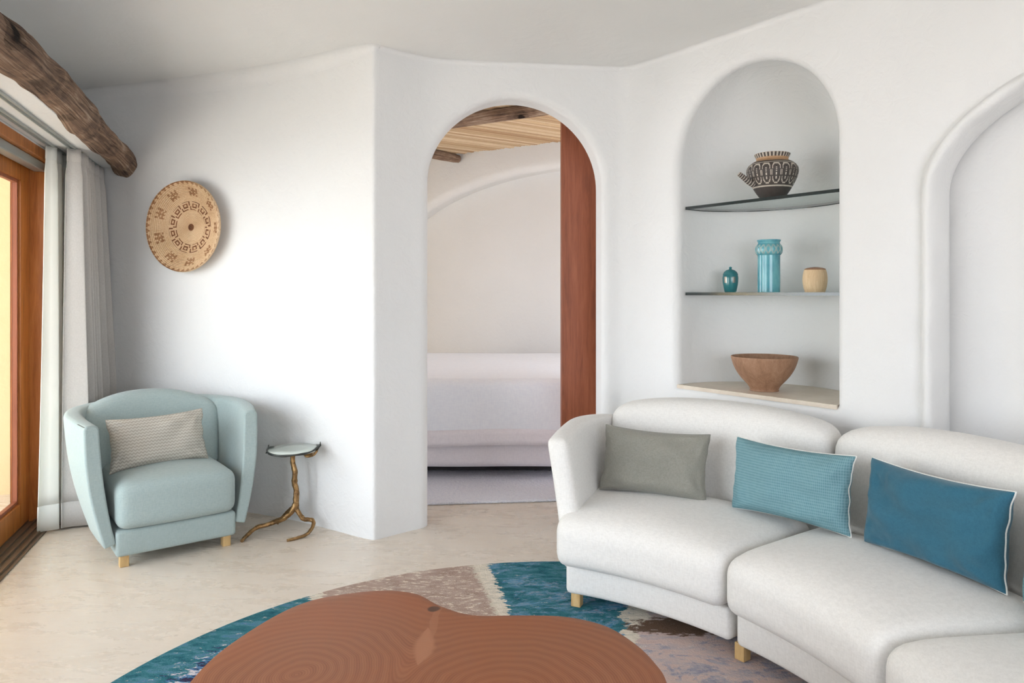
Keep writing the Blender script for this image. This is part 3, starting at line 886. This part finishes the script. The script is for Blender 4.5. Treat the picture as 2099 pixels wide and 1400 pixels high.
# ------------------------------------------------------------------ curved sofa
SC = Vector((-.31, 1.755, 0))
def SP(r, deg, z): a = math.radians(deg); return SC + Vector((r*math.cos(a), r*math.sin(a), z))
root = empty('curved_sofa', SP(1.75, 37, 0)); tag(root, 'long curved white sectional sofa standing against the niche wall', 'sofa')
mods = [(68.3, 37.2), (36.8, 8.2), (7.8, -21)]
for mi, (a1, a0) in enumerate(mods):
    am = (a0+a1)/2; ha = (a1-a0)/2; hw = math.radians(ha)*1.6
    def pmap(x, y, z):     # x: angular (scaled by 1.6 m), y: radial outwards
        return SP(1.70+y, am + math.degrees(x/1.6), .127+z)
    m = MB(); rbox(m, (2*hw-.02 if mi else 2*hw-.045, .69, .125), .022, (16,6,3), (lambda x,y,z: pmap(x-(0 if mi else .012), y, z)))
    child(m.build('base', m_sofa), root)
    def smap(x, y, z):
        u = x/hw; v = (y+.30)/.60      # v 0 = front edge
        zz = z
        if z > 0:
            zz += .03*(1-u*u)*(1-(2*v-1)**4) 
        if z > -.05:
            zz -= .018*max(0, (.22-v)/.22)**2*(max(0, z+.05)/.15)
        bul = -.012*(1-abs(u)**4)*max(0, 1-v*6)
        return SP(1.60+y+bul, am+math.degrees(x/1.6), .292+zz)
    m = MB(); rbox(m, (2*hw, .62, .205), .055, (20,10,5), smap)
    child(m.build('seat_cushion', m_sofa), root)
    hb = hw*1.0
    def bmap(x, y, z):
        u = x/hb; top = (z+.27)/.54
        zz = z - .060*abs(u)**2.6*max(0, top) - .012*top
        puff = -.025*(1-u*u)*(1-(z/.27)**2)*(1 if y < 0 else 0)
        xx = x*(1 if mi else 1) 
        if mi == 0 and x > 0: xx = x*(1-.10)
        return SP(1.99+y+.09*top+puff, am+math.degrees(xx/1.6), .54+zz)
    m = MB(); rbox(m, (2*hb*.995, .20, .54), .07, (22,4,14), bmap)
    child(m.build('back_cushion', m_sofa), root)
    def shell(x, y, z): return SP(2.12+y+.06*(z+.3), am+math.degrees(x/1.6), .38+z)
    m = MB(); rbox(m, (2*hw-.02, .06, .60), .02, (16,2,3), shell)
    child(m.build('back_shell', m_sofa), root)
    for (aa, rr) in ((a1-2.9 if mi == 0 else a1-.6, 1.39), (a1-2.5, 2.0), (a0+2.5, 2.0)):
        c = SP(rr, aa, 0); th = math.radians(aa)
        m = MB()
        m.box(lambda x,y,z: Vector((c.x+x*math.cos(th)-y*math.sin(th), c.y+x*math.sin(th)+y*math.cos(th), z)), -.020, .020, -.020, .020, 0.0105, .07)
        child(m.build('leg', m_oak, bevel=.003), root)
# end arm, leaning outwards
tdir = Vector((-math.sin(math.radians(68.3)), math.cos(math.radians(68.3)), 0)); rdir = Vector((math.cos(math.radians(68.3)), math.sin(math.radians(68.3)), 0))
def armmap(x, y, z):   # x along depth, y thickness, z height
    t = max(0, (z+.27)/.54)
    slope = -.03*(x/.38)**2*t
    fr = max(0, -x/.38)
    p = SC + rdir*(1.74 + x*(1-.00*t) + .03*fr*t) + tdir*(-.045 + y + .082*max(0,t)**1.2 - .09*max(0, x/.38)**2 - .015*fr) + Vector((0,0,.435+z+slope))
    return p
m = MB(); rbox(m, (.76,.095,.56), .035, (16,3,14), armmap)
child(m.build('arm', m_sofa), root)

def tang_yaw(deg):   # local x axis points along decreasing angle (to the right in view)
    a = math.radians(deg); return math.atan2(-math.cos(a), math.sin(a))
pillow('lumbar_pillow', .48, .29, .13, m_grey_p, SP(1.72, 57.7, .408), tang_yaw(57.3)+.10, .28, 'grey textured linen pillow in the left corner of the white sofa', 'lumbar pillows', roll=.01, seed=11)
pillow('lumbar_pillow', .49, .29, .14, m_aqua, SP(1.75, 38.1, .415), tang_yaw(38.1)+.05, .13, 'light aqua waffle-weave pillow where the first two sofa seats meet', 'lumbar pillows', piping=m_piping, roll=.0, seed=21)
pillow('lumbar_pillow', .50, .30, .14, m_dblue, SP(1.78, 20.6, .412), tang_yaw(20.6)+.05, .13, 'deep teal blue pillow with white piping on the middle sofa seat', 'lumbar pillows', piping=m_piping, roll=.0, seed=31, wr=.009)
pillow('lumbar_pillow', .50, .30, .14, m_aqua, SP(1.80, 3.2, .405), tang_yaw(3.2), .13, 'aqua pillow cut off by the right edge of the photo', 'lumbar pillows', piping=m_piping, roll=.02, seed=41)

# ------------------------------------------------------------------ round rug
def rug_mat():
    M = Mat('painterly_wool', rough=.95, spec=.1)
    c0 = M.coord()                       # object coordinates, origin at the rug centre
    x = M.sepxyz(c0)
    ang = M.math('DIVIDE', M.math('ARCTAN2', x[1], x[0]), PI)      # 0..1 over 0..180 deg
    r = M.math('POWER', M.math('ADD', M.math('POWER', x[0], 2), M.math('POWER', x[1], 2)), .5)
    cs = M.coord(scale=(1,2.2,1))
    blot = M.noise(cs, 5.5, 8, .72, .2); blot2 = M.noise(M.coord(scale=(1,2.4,1), loc=(4,2,0)), 9, 8, .75, .3)
    fine = M.noise(M.coord(scale=(1,2.5,1), loc=(1,7,0)), 26, 5, .7)
    a2 = M.math('ADD', ang, M.math('MULTIPLY', M.math('SUBTRACT', fine, .5), .035))
    a3 = M.math('ADD', ang, M.math('MULTIPLY', M.math('SUBTRACT', blot, .5), .10))
    teal = M.ramp(blot2, [(.30, srgb(30,64,78)), (.41, srgb(42,96,108)), (.50, srgb(54,112,122)), (.57, srgb(84,128,142)), (.63, srgb(66,116,148)), (.70, srgb(150,148,160))])
    wide = M.noise(M.coord(scale=(1,1.8,1), loc=(2,5,0)), 3.2, 8, .8, .4)
    teal = M.mix(M.math('MULTIPLY', M.ramp(wide, [(.50,(0,0,0,1)),(.56,(1,1,1,1))]), M.ramp(ang, [(0,(1,1,1,1)),(.70,(0,0,0,1))], 'CONSTANT')), teal, M.ramp(fine, [(.38, srgb(66,118,150)), (.5, srgb(104,148,174)), (.62, srgb(150,150,166))]))
    taupe = M.ramp(blot2, [(.3, srgb(150,126,114)), (.5, srgb(172,150,138)), (.66, srgb(190,172,160))])
    taupe = M.mix(M.ramp(fine, [(.56,(0,0,0,1)),(.60,(1,1,1,1))]), taupe, srgb(220,206,190))
    cream = M.ramp(fine, [(.4, srgb(200,192,176)), (.6, srgb(226,216,200))])
    lav = M.ramp(blot, [(.36, srgb(96,84,72)), (.42, srgb(150,148,160)), (.5, srgb(186,180,184)), (.58, srgb(208,186,180)), (.7, srgb(198,172,170))])
    pink = M.ramp(blot2, [(.30, srgb(140,142,158)), (.42, srgb(184,172,172)), (.54, srgb(202,180,172)), (.70, srgb(188,164,158))])
    pink = M.mix(M.ramp(wide, [(.46,(0,0,0,1)),(.50,(1,1,1,1))]), M.ramp(fine, [(.4, srgb(138,140,156)), (.6, srgb(176,170,176))]), pink)
    pink = M.mix(M.ramp(M.math('ADD', r, M.math('MULTIPLY', blot, .5)), [(.0,(0,0,0,1)), (.999,(0,0,0,1))]), pink, srgb(90,72,60))
    # sectors measured in half-turns
    s1 = M.ramp(a3, [(0, (0,0,0,1)), (.42, (1,1,1,1))], 'CONSTANT')
    right = M.mix(s1, pink, teal)
    s1b = M.ramp(a3, [(0,(0,0,0,1)), (.395,(1,1,1,1)), (.42,(0,0,0,1))], 'CONSTANT')
    right = M.mix(s1b, right, cream)
    s2 = M.ramp(a2, [(0,(0,0,0,1)), (.562,(1,1,1,1)), (.575,(0,0,0,1))], 'CONSTANT')
    s3 = M.ramp(a2, [(0,(0,0,0,1)), (.572,(1,1,1,1)), (.725,(0,0,0,1))], 'CONSTANT')
    pt = M.math('ADD', M.math('POWER', M.math('DIVIDE', M.math('SUBTRACT', x[0], .46), .26), 2), M.math('POWER', M.math('DIVIDE', M.math('SUBTRACT', x[1], .93), .09), 2))
    pt = M.math('ADD', pt, M.math('MULTIPLY', M.math('SUBTRACT', fine, .5), 2.6))
    right = M.mix(M.ramp(pt, [(.55,(1,1,1,1)),(.75,(0,0,0,1))]), right, srgb(104,84,70))
    v = M.mix(s3, right, taupe)
    v = M.mix(s2, v, cream)
    s4 = M.ramp(a2, [(0,(0,0,0,1)), (.715,(1,1,1,1)), (.728,(0,0,0,1))], 'CONSTANT')
    v = M.mix(s4, v, cream)
    # towards the middle the colours break up
    rr = M.math('ADD', r, M.math('MULTIPLY', M.math('SUBTRACT', fine, .5), .55))
    inner = M.ramp(M.math('DIVIDE', rr, 2.0), [(0,(1,1,1,1)), (.715,(0,0,0,1))], 'CONSTANT')
    br = M.ramp(blot2, [(.34, srgb(54,48,74)), (.43, srgb(74,120,158)), (.50, srgb(206,200,202)), (.57, srgb(160,156,180)), (.62, srgb(50,104,120))], 'CONSTANT')
    left = M.ramp(ang, [(0,(0,0,0,1)), (.70,(1,1,1,1))], 'CONSTANT')
    v = M.mix(M.math('MULTIPLY', inner, left), v, br)
    spk = M.ramp(M.noise(M.coord(scale=(1,2.2,1), loc=(9,3,0)), 16, 6, .8), [(.635,(0,0,0,1)),(.65,(1,1,1,1))])
    v = M.mix(M.math('MULTIPLY', spk, .85), v, srgb(214,206,198))
    M.color(v)
    M.bump(M.noise(c0, 160, 3, .6), .6, .006)
    return M.m
RC = Vector((.2, 1.9, 0)); m = MB(); rr_ = 1.62
lathe(m, [(0,.010),(.5,.010),(1.0,.010),(1.5,.010),(rr_-.006,.010),(rr_,.006),(rr_,.0015),(0.,.0015)], 160)
o = m.build('round_rug', rug_mat(), smooth_ang=30); o.location = RC
tag(o, 'large round rug in teal, taupe and cream brushstrokes under the coffee table', 'rug')

# ------------------------------------------------------------------ live-edge coffee table
TCc = Vector((-.2, 1.7, 0))
tp = [(-.781,1.7625),(-.765,1.93),(-.695,2.130),(-.613,2.245),(-.49,2.303),(-.386,2.319),(-.295,2.288),(-.215,2.203),(-.115,2.142),(.03,2.140),(.157,2.13),(.263,2.0735),(.329,1.972),(.364,1.868),(.375,1.7625),(.34,1.55),(.22,1.32),(.02,1.16),(-.24,1.09),(-.5,1.14),(-.69,1.34),(-.775,1.56)]
pts = [Vector((x-TCc.x, y-TCc.y, 0)) for x, y in tp]
cl = resample([pts[-1]]+pts+[pts[0], pts[1]], 10)[10:-10]
cl = cl[:-1] if (cl[0]-cl[-1]).length < 1e-4 else cl
def slab_mat():
    M = Mat('cedar_slab', rough=.5, spec=.35)
    c = M.coord(); x = M.sepxyz(c)
    warp = M.noise(c, 2.6, 3, .5); warp2 = M.noise(c, 11, 3, .5)
    def dist(cx, cy, ex=1, ey=1):
        a = M.math('MULTIPLY', M.math('SUBTRACT', x[0], cx), ex); b = M.math('MULTIPLY', M.math('SUBTRACT', x[1], cy), ey)
        return M.math('POWER', M.math('ADD', M.math('POWER', a, 2), M.math('POWER', b, 2)), .5)
    dA = dist(-.33, .10); dB = dist(.18, .02)
    d = M.n.new('ShaderNodeMath'); d.operation = 'SMOOTH_MIN'; M.l.new(dA, d.inputs[0]); M.l.new(dB, d.inputs[1]); d.inputs[2].default_value = .12
    dd = M.math('ADD', d.outputs[0], M.math('ADD', M.math('MULTIPLY', warp, .10), M.math('MULTIPLY', warp2, .012)))
    ring = M.math('SINE', M.math('MULTIPLY', dd, 1000))
    ring2 = M.math('SINE', M.math('MULTIPLY', dd, 210))
    t = M.math('ADD', .5, M.math('ADD', M.math('MULTIPLY', ring, .16), M.math('MULTIPLY', ring2, .12)))
    col = M.ramp(t, [(.1, srgb(126,76,50)), (.5, srgb(145,91,62)), (.9, srgb(160,105,74))])
    bign = M.noise(c, 3, 2, .5)
    col = M.mix(M.ramp(bign, [(.4,(0,0,0,1)),(.7,(.5,.5,.5,1))]), col, srgb(154,88,52))
    # pale included-bark flame and knot
    w_ = M.math('MULTIPLY', M.math('SUBTRACT', warp2, .5), .03)
    yy = M.math('DIVIDE', M.math('SUBTRACT', x[1], .25), .105)
    wd = M.math('MULTIPLY', M.math('MAXIMUM', M.math('SUBTRACT', 1, M.math('POWER', M.math('ABSOLUTE', yy), 1.7)), .001), .032)
    fl = M.math('DIVIDE', M.math('ABSOLUTE', M.math('ADD', M.math('SUBTRACT', x[0], -.035), w_)), wd)
    f1 = M.ramp(M.math('ADD', fl, M.math('MULTIPLY', M.math('SUBTRACT', warp2, .5), .8)), [(.55,(1,1,1,1)),(1.1,(0,0,0,1))])
    st = M.math('ADD', M.math('POWER', M.math('DIVIDE', M.math('ADD', M.math('SUBTRACT', x[0], -.02), w_), .012), 2), M.math('POWER', M.math('DIVIDE', M.math('SUBTRACT', x[1], .40), .13), 2))
    f2 = M.ramp(st, [(.6,(.7,.7,.7,1)),(1.2,(0,0,0,1))])
    col = M.mix(f1, col, srgb(166,112,82)); col = M.mix(f2, col, srgb(160,106,76))
    kn = M.math('ADD', M.math('POWER', M.math('DIVIDE', M.math('ADD', M.math('SUBTRACT', x[0], -.035), w_), .020), 2), M.math('POWER', M.math('DIVIDE', M.math('SUBTRACT', x[1], .475), .022), 2))
    col = M.mix(M.ramp(kn, [(.5,(1,1,1,1)),(1.1,(0,0,0,1))]), col, srgb(84,54,40))
    M.color(col); M.bump(t, .12, .002); return M.m
m = MB(); root = empty('coffee_table', TCc); tag(root, 'low live-edge tree slab coffee table with two lobes in the foreground', 'coffee table')
cen = Vector((-.02, -.05, 0)); rows = []
prof = [(.02,.36),(.2,.36),(.4,.36),(.6,.36),(.8,.36),(.93,.36),(.985,.3595),(.997,.357),(1.0,.35),(1.006,.33),(.995,.30),(.97,.285),(.90,.28),(.5,.28),(.02,.28)]
for sc_, z in prof: rows.append([cen + (p-cen)*sc_ + Vector((0,0,z)) for p in cl])
m.grid(rows, closed_v=True)
m.build('slab', slab_mat(), root, smooth_ang=45)
for (x, y) in ((-.32,.22),(.28,.12),(-.05,-.35)):
    m = MB(); lathe(m, [(0,.0105),(.06,.0105),(.065,.02),(.055,.15),(.07,.28),(0,.28)], 24, (x,y,0)); m.build('leg', m_rwood, root)

# ------------------------------------------------------------------ niche shelves and pottery
def shelf(z, name, label, th=.012):
    root = empty(name, NW(NC, .2, z)); tag(root, label, 'shelf', 'glass shelves in the niche')
    pl = []
    scl = 1.0
    for j in range(3, 46):
        pl.append(plan(PI*j/48, .985))
    fr = [(NS0+.035, .045), (NS0+.02, .10)]
    pl = [(s, d) for s, d in pl if d > .10]
    ring = [(NS0+.012, .055)] + pl + [(NS1-.012, .055)]
    m = MB()
    n = len(ring)
    for s, d in ring: m.vert(NW(s, d, z+th))
    for s, d in ring: m.vert(NW(s, d, z))
    m.face(range(n)); m.face([n+i for i in reversed(range(n))])
    for i in range(n): j = (i+1) % n; m.face((i, j, n+j, n+i))
    child(m.build('glass_plate', m_shelf, smooth_ang=20), root)
    e = MB(); loop = [NW(s, d, z+th/2) for s, d in ring]
    # polished edge seen dark from the side
    rows = []
    cc = NW(NC, .2, z+th/2)
    for (dd, zz) in ((-.004, th/2+.0018), (.0012, th/2+.0018), (.0012, -th/2-.0018), (-.004, -th/2-.0018)):
        rows.append([p + (p-cc).normalized()*dd + Vector((0,0,zz)) for p in loop])
    e.grid(rows, closed_u=True, closed_v=True)
    child(e.build('glass_edge', m_gedge, smooth_ang=20), root)
    return root
shelf(1.752, 'glass_shelf', 'upper curved glass shelf holding the dark spouted pot')
shelf(1.288, 'glass_shelf', 'lower curved glass shelf holding the vase and two small jars')

def put(px_ratio, dep):      # point inside the niche on a view ratio x/y, dep behind the wall plane
    s = (.68+.805*dep - px_ratio*(4.24+.593*dep))/(-(px_ratio*.805+.593)); return s
def nloc(ratio, dep, z): return NW(put(ratio, dep), dep, z)

# dark painted pot
m_black = None
def potmat(name, col, rough=.55):
    M = Mat(name, col, rough); n = M.noise(M.coord(), 60, 3); M.bump(n, .25, .002)
    M.color(M.ramp(n, [(.3, tuple(x*.8 for x in col[:3])+(1,)), (.7, col)])); return M.m
m_black = potmat('black_slip', srgb(66,58,54)); m_cream = potmat('cream_slip', srgb(192,182,168)); m_tan = potmat('bare_clay', srgb(176,140,104))
prof = [(0,0),(.040,0),(.052,.003),(.058,.008),(.075,.030),(.095,.062),(.112,.095),(.122,.125),(.124,.145),(.118,.165),(.100,.182),(.082,.192),(.076,.200),(.080,.212),(.086,.225),(.080,.227),(.072,.212),(.066,.198)]
P3 = resample([(r, z, 0) for r, z in prof], 5)
prof2 = [(p.x, p.y) for p in P3]
SEG = 240
def pot_mf(i, j):
    r, z = prof2[min(i, len(prof2)-1)]; a = j/SEG
    if i > 5*14: return 2
    if z > .196: return 1 if (int(a*60) % 2 == 0 and z > .205) else (2 if z < .205 else 0)
    if z > .178: return 2 if z > .183 else 0
    if .055 < z < .060 or .170 < z < .174: return 1
    if .066 < z < .168:
        u = (a*16) % 1; v = (z-.066)/.102
        du = (u-.5)/.42; dv = (v-.5)/.48
        q = (abs(du)**3+abs(dv)**3)
        if .72 < q < 1.12: return 1
        if abs(du) < .22 and abs(dv) < .62 and (int(v*22) % 2 == 0): return 1
        return 0
    return 0
root = empty('spouted_pot', nloc(.3557, .16, 1.7655)); tag(root, 'black and cream patterned clay pot with a side spout on the upper glass shelf', 'pot')
m = MB(); lathe(m, prof2, SEG, matf=pot_mf); m.build('pot_body', [m_black, m_cream, m_tan], root, smooth_ang=50)
m = MB()
hp = resample([(-.100,-.02,.072),(-.128,-.025,.088),(-.155,-.03,.108),(-.178,-.034,.124)], 8)
m.tube(hp, [.016-.0002*i for i in range(len(hp))], 24)
for i in range(len(m.f)):
    m.m[i] = 1 if (i//24) % 3 == 0 else 0
m.build('spout', [m_black, m_cream], root)

m_turq = Mat('turquoise_glaze', srgb(92,160,172), .15, 0, .6); _c = m_turq.coord(scale=(1,1,.4)); m_turq.color(m_turq.ramp(m_turq.noise(_c, 22, 4), [(.35, srgb(68,142,158)), (.65, srgb(108,172,180))])); m_turq = m_turq.m
m_pale = potmat('pale_turquoise_relief', srgb(150,178,176), .4)
m_teal = Mat('teal_glaze', srgb(40,112,118), .18, 0, .6).m
m_silver = Mat('silver_inlay', srgb(170,160,150), .3, .8).m
# tall vase
root = empty('ribbed_vase', nloc(.351, .22, 1.3015)); tag(root, 'tall turquoise vase with a carved collar, between the two jars', 'vase')
vp = [(0,0),(.050,0),(.055,.003),(.055,.008),(.0555,.06),(.055,.12),(.055,.185),(.056,.190),(.064,.200),(.067,.212),(.067,.226),(.063,.238),(.055,.248),(.053,.254),(.057,.262),(.058,.268),(.053,.268),(.049,.255),(.048,.2),(.048,.02),(0,.015)]
vp2 = [(p.x, p.y) for p in resample([(r,z,0) for r,z in vp], 5)]
def vm(i, j):
    r, z = vp2[min(i, len(vp2)-1)]
    if i < 60 and .194 < z < .244:
        u = (j/180*16) % 1; v = (z-.194)/.05
        return 1 if abs(abs(u-.5)*2 - abs(v-.5)*2) < .32 else 0
    return 0
m = MB(); lathe(m, vp2, 180, matf=vm); m.build('vase_body', [m_turq, m_pale], root, smooth_ang=60)
# teal lidded jar
root = empty('lidded_jar', nloc(.2985, .20, 1.3015)); tag(root, 'small dark teal lidded jar with silver inlay at the left of the lower glass shelf', 'jar')
jp = [(p.x,p.y) for p in resample([(0,0,0),(.024,0,0),(.030,.004,0),(.034,.020,0),(.039,.045,0),(.041,.075,0),(.039,.092,0)], 5)]
m = MB(); lathe(m, jp+[(.036,.092)], 96, matf=lambda i, j: 1 if (.048 < jp[min(i,len(jp)-1)][1] < .083 and (j//6) % 3 == 0) or (.040 < jp[min(i,len(jp)-1)][1] < .043) else 0)
m.build('jar_body', [m_teal, m_silver], root)
m = MB(); lathe(m, [(.0395,.0925),(.039,.098),(.033,.110),(.022,.119),(.010,.123),(.006,.126),(.007,.130),(.008,.133),(.004,.137),(0,.138)], 64); m.build('lid', m_teal, root)
# pale wooden jar
root = empty('wooden_jar', nloc(.414, .20, 1.3015)); tag(root, 'small pale turned wooden jar at the right of the lower glass shelf', 'jar')
wp = [(p.x,p.y) for p in resample([(0,0,0),(.040,0,0),(.046,.004,0),(.053,.030,0),(.0565,.060,0),(.054,.090,0),(.049,.108,0)], 5)]
m = MB(); lathe(m, wp, 64); m.build('jar_body', m_egg, root)
m = MB(); lathe(m, [(.049,.108),(.047,.113),(.035,.118),(.015,.121),(0,.122)], 64); m.build('lid', m_bowl, root)
# bowl
bp = [(0,0),(.066,0),(.069,.002),(.070,.010),(.082,.030),(.108,.058),(.132,.090),(.150,.125),(.161,.160),(.1625,.172),(.158,.172),(.152,.155),(.138,.120),(.115,.085),(.08,.05),(.03,.03),(0,.028)]
bp2 = [(p.x, p.y) for p in resample([(r,z,0) for r,z in bp], 4)]
m = MB(); lathe(m, bp2, 96)
o = m.build('wooden_bowl', m_bowl, smooth_ang=60); o.location = nloc(.3447, .17, .8045)
tag(o, 'brown wooden bowl standing on the stone ledge of the niche', 'bowl')

# ------------------------------------------------------------------ bed and bedroom rug
root = empty('bed', (-.30, 6.1, 0)); tag(root, 'white made bed seen through the archway', 'bed')
def bedmap(x, y, z): return Vector((-.30+x, 6.1+y, z))
m = MB(); rbox(m, (1.98, 2.12, .60), .05, (24,20,8), lambda x,y,z: bedmap(x+.004*math.sin(y*9), y+ .006*math.sin(x*7+z*3)*(1 if y < 0 else 0), .392+z+(.006*mnoise.noise(Vector((x*3,y*3,0))) if z > 0 else 0)))
child(m.build('mattress', m_sheet), root)
def drape():
    rows = []
    prof = [(-1.10,.275),(-1.102,.33),(-1.104,.45),(-1.104,.58),(-1.100,.64),(-1.085,.675),(-1.05,.695),(-.98,.702),(-.6,.704),(0,.704),(.6,.704),(1.09,.702)]
    P = resample([(a, b, 0) for a, b in prof], 5)
    for p in P:
        rows.append([bedmap(x, p.x + .008*mnoise.noise(Vector((x*2.5, p.y*3, 0))), p.y + (.007*mnoise.noise(Vector((x*1.5, p.x*6, 4)))) + (.006*math.sin(x*5) if p.y < .3 else 0)) for x in [-1.005+2.01*i/80 for i in range(81)]])
    m = MB(); m.grid(rows); return m
bsp = child(drape().build('bedspread', m_white_bed, smooth_ang=None, solid=.012), root)
m = MB(); rows = []
for z in (.255, .29, .33, .365):
    rows.append([bedmap(x, -1.112+.006*mnoise.noise(Vector((x*2.5, z*3, 0))), z + .006*math.sin(x*5)) for x in [-1.005+2.01*i/80 for i in range(81)]])
m.grid(rows); m.build('bedspread_border', m_sheet, bsp, smooth_ang=None, solid=.006)
m = MB(); m.box(bedmap, -.95, .95, -.85, 1.0, .03, .11); child(m.build('bed_base', m_dark), root)  # dark block filling the gap where shade falls below the mattress
for x in (-.85, .85):
    for y in (-.7, .9):
        m = MB(); m.box(bedmap, x-.04, x+.04, y-.04, y+.04, 0, .03); child(m.build('leg', m_dark), root)
def rug2():
    M = Mat('lavender_white_wool', rough=.95, spec=.1)
    n = M.noise(M.coord(), 55, 4, .7); M.color(M.ramp(n, [(.3, srgb(222,221,232)), (.6, srgb(238,237,243))])); M.bump(n, .9, .02); return M.m
m = MB()
def r2map(x, y, z):
    p = Vector((.0, 4.52, 0)) + Vector((.995,.10,0))*x + Vector((-.10,.995,0))*(y+.5)
    return Vector((p.x, p.y, .009+z+(.004*mnoise.noise(Vector((x*20,y*20,0))) if z > 0 else 0)))
rbox(m, (1.5, 1.0, .016), .007, (60,30,2), r2map)
o = m.build('bedroom_rug', rug2()); tag(o, 'pale woolly rug on the floor in front of the bed', 'rug')
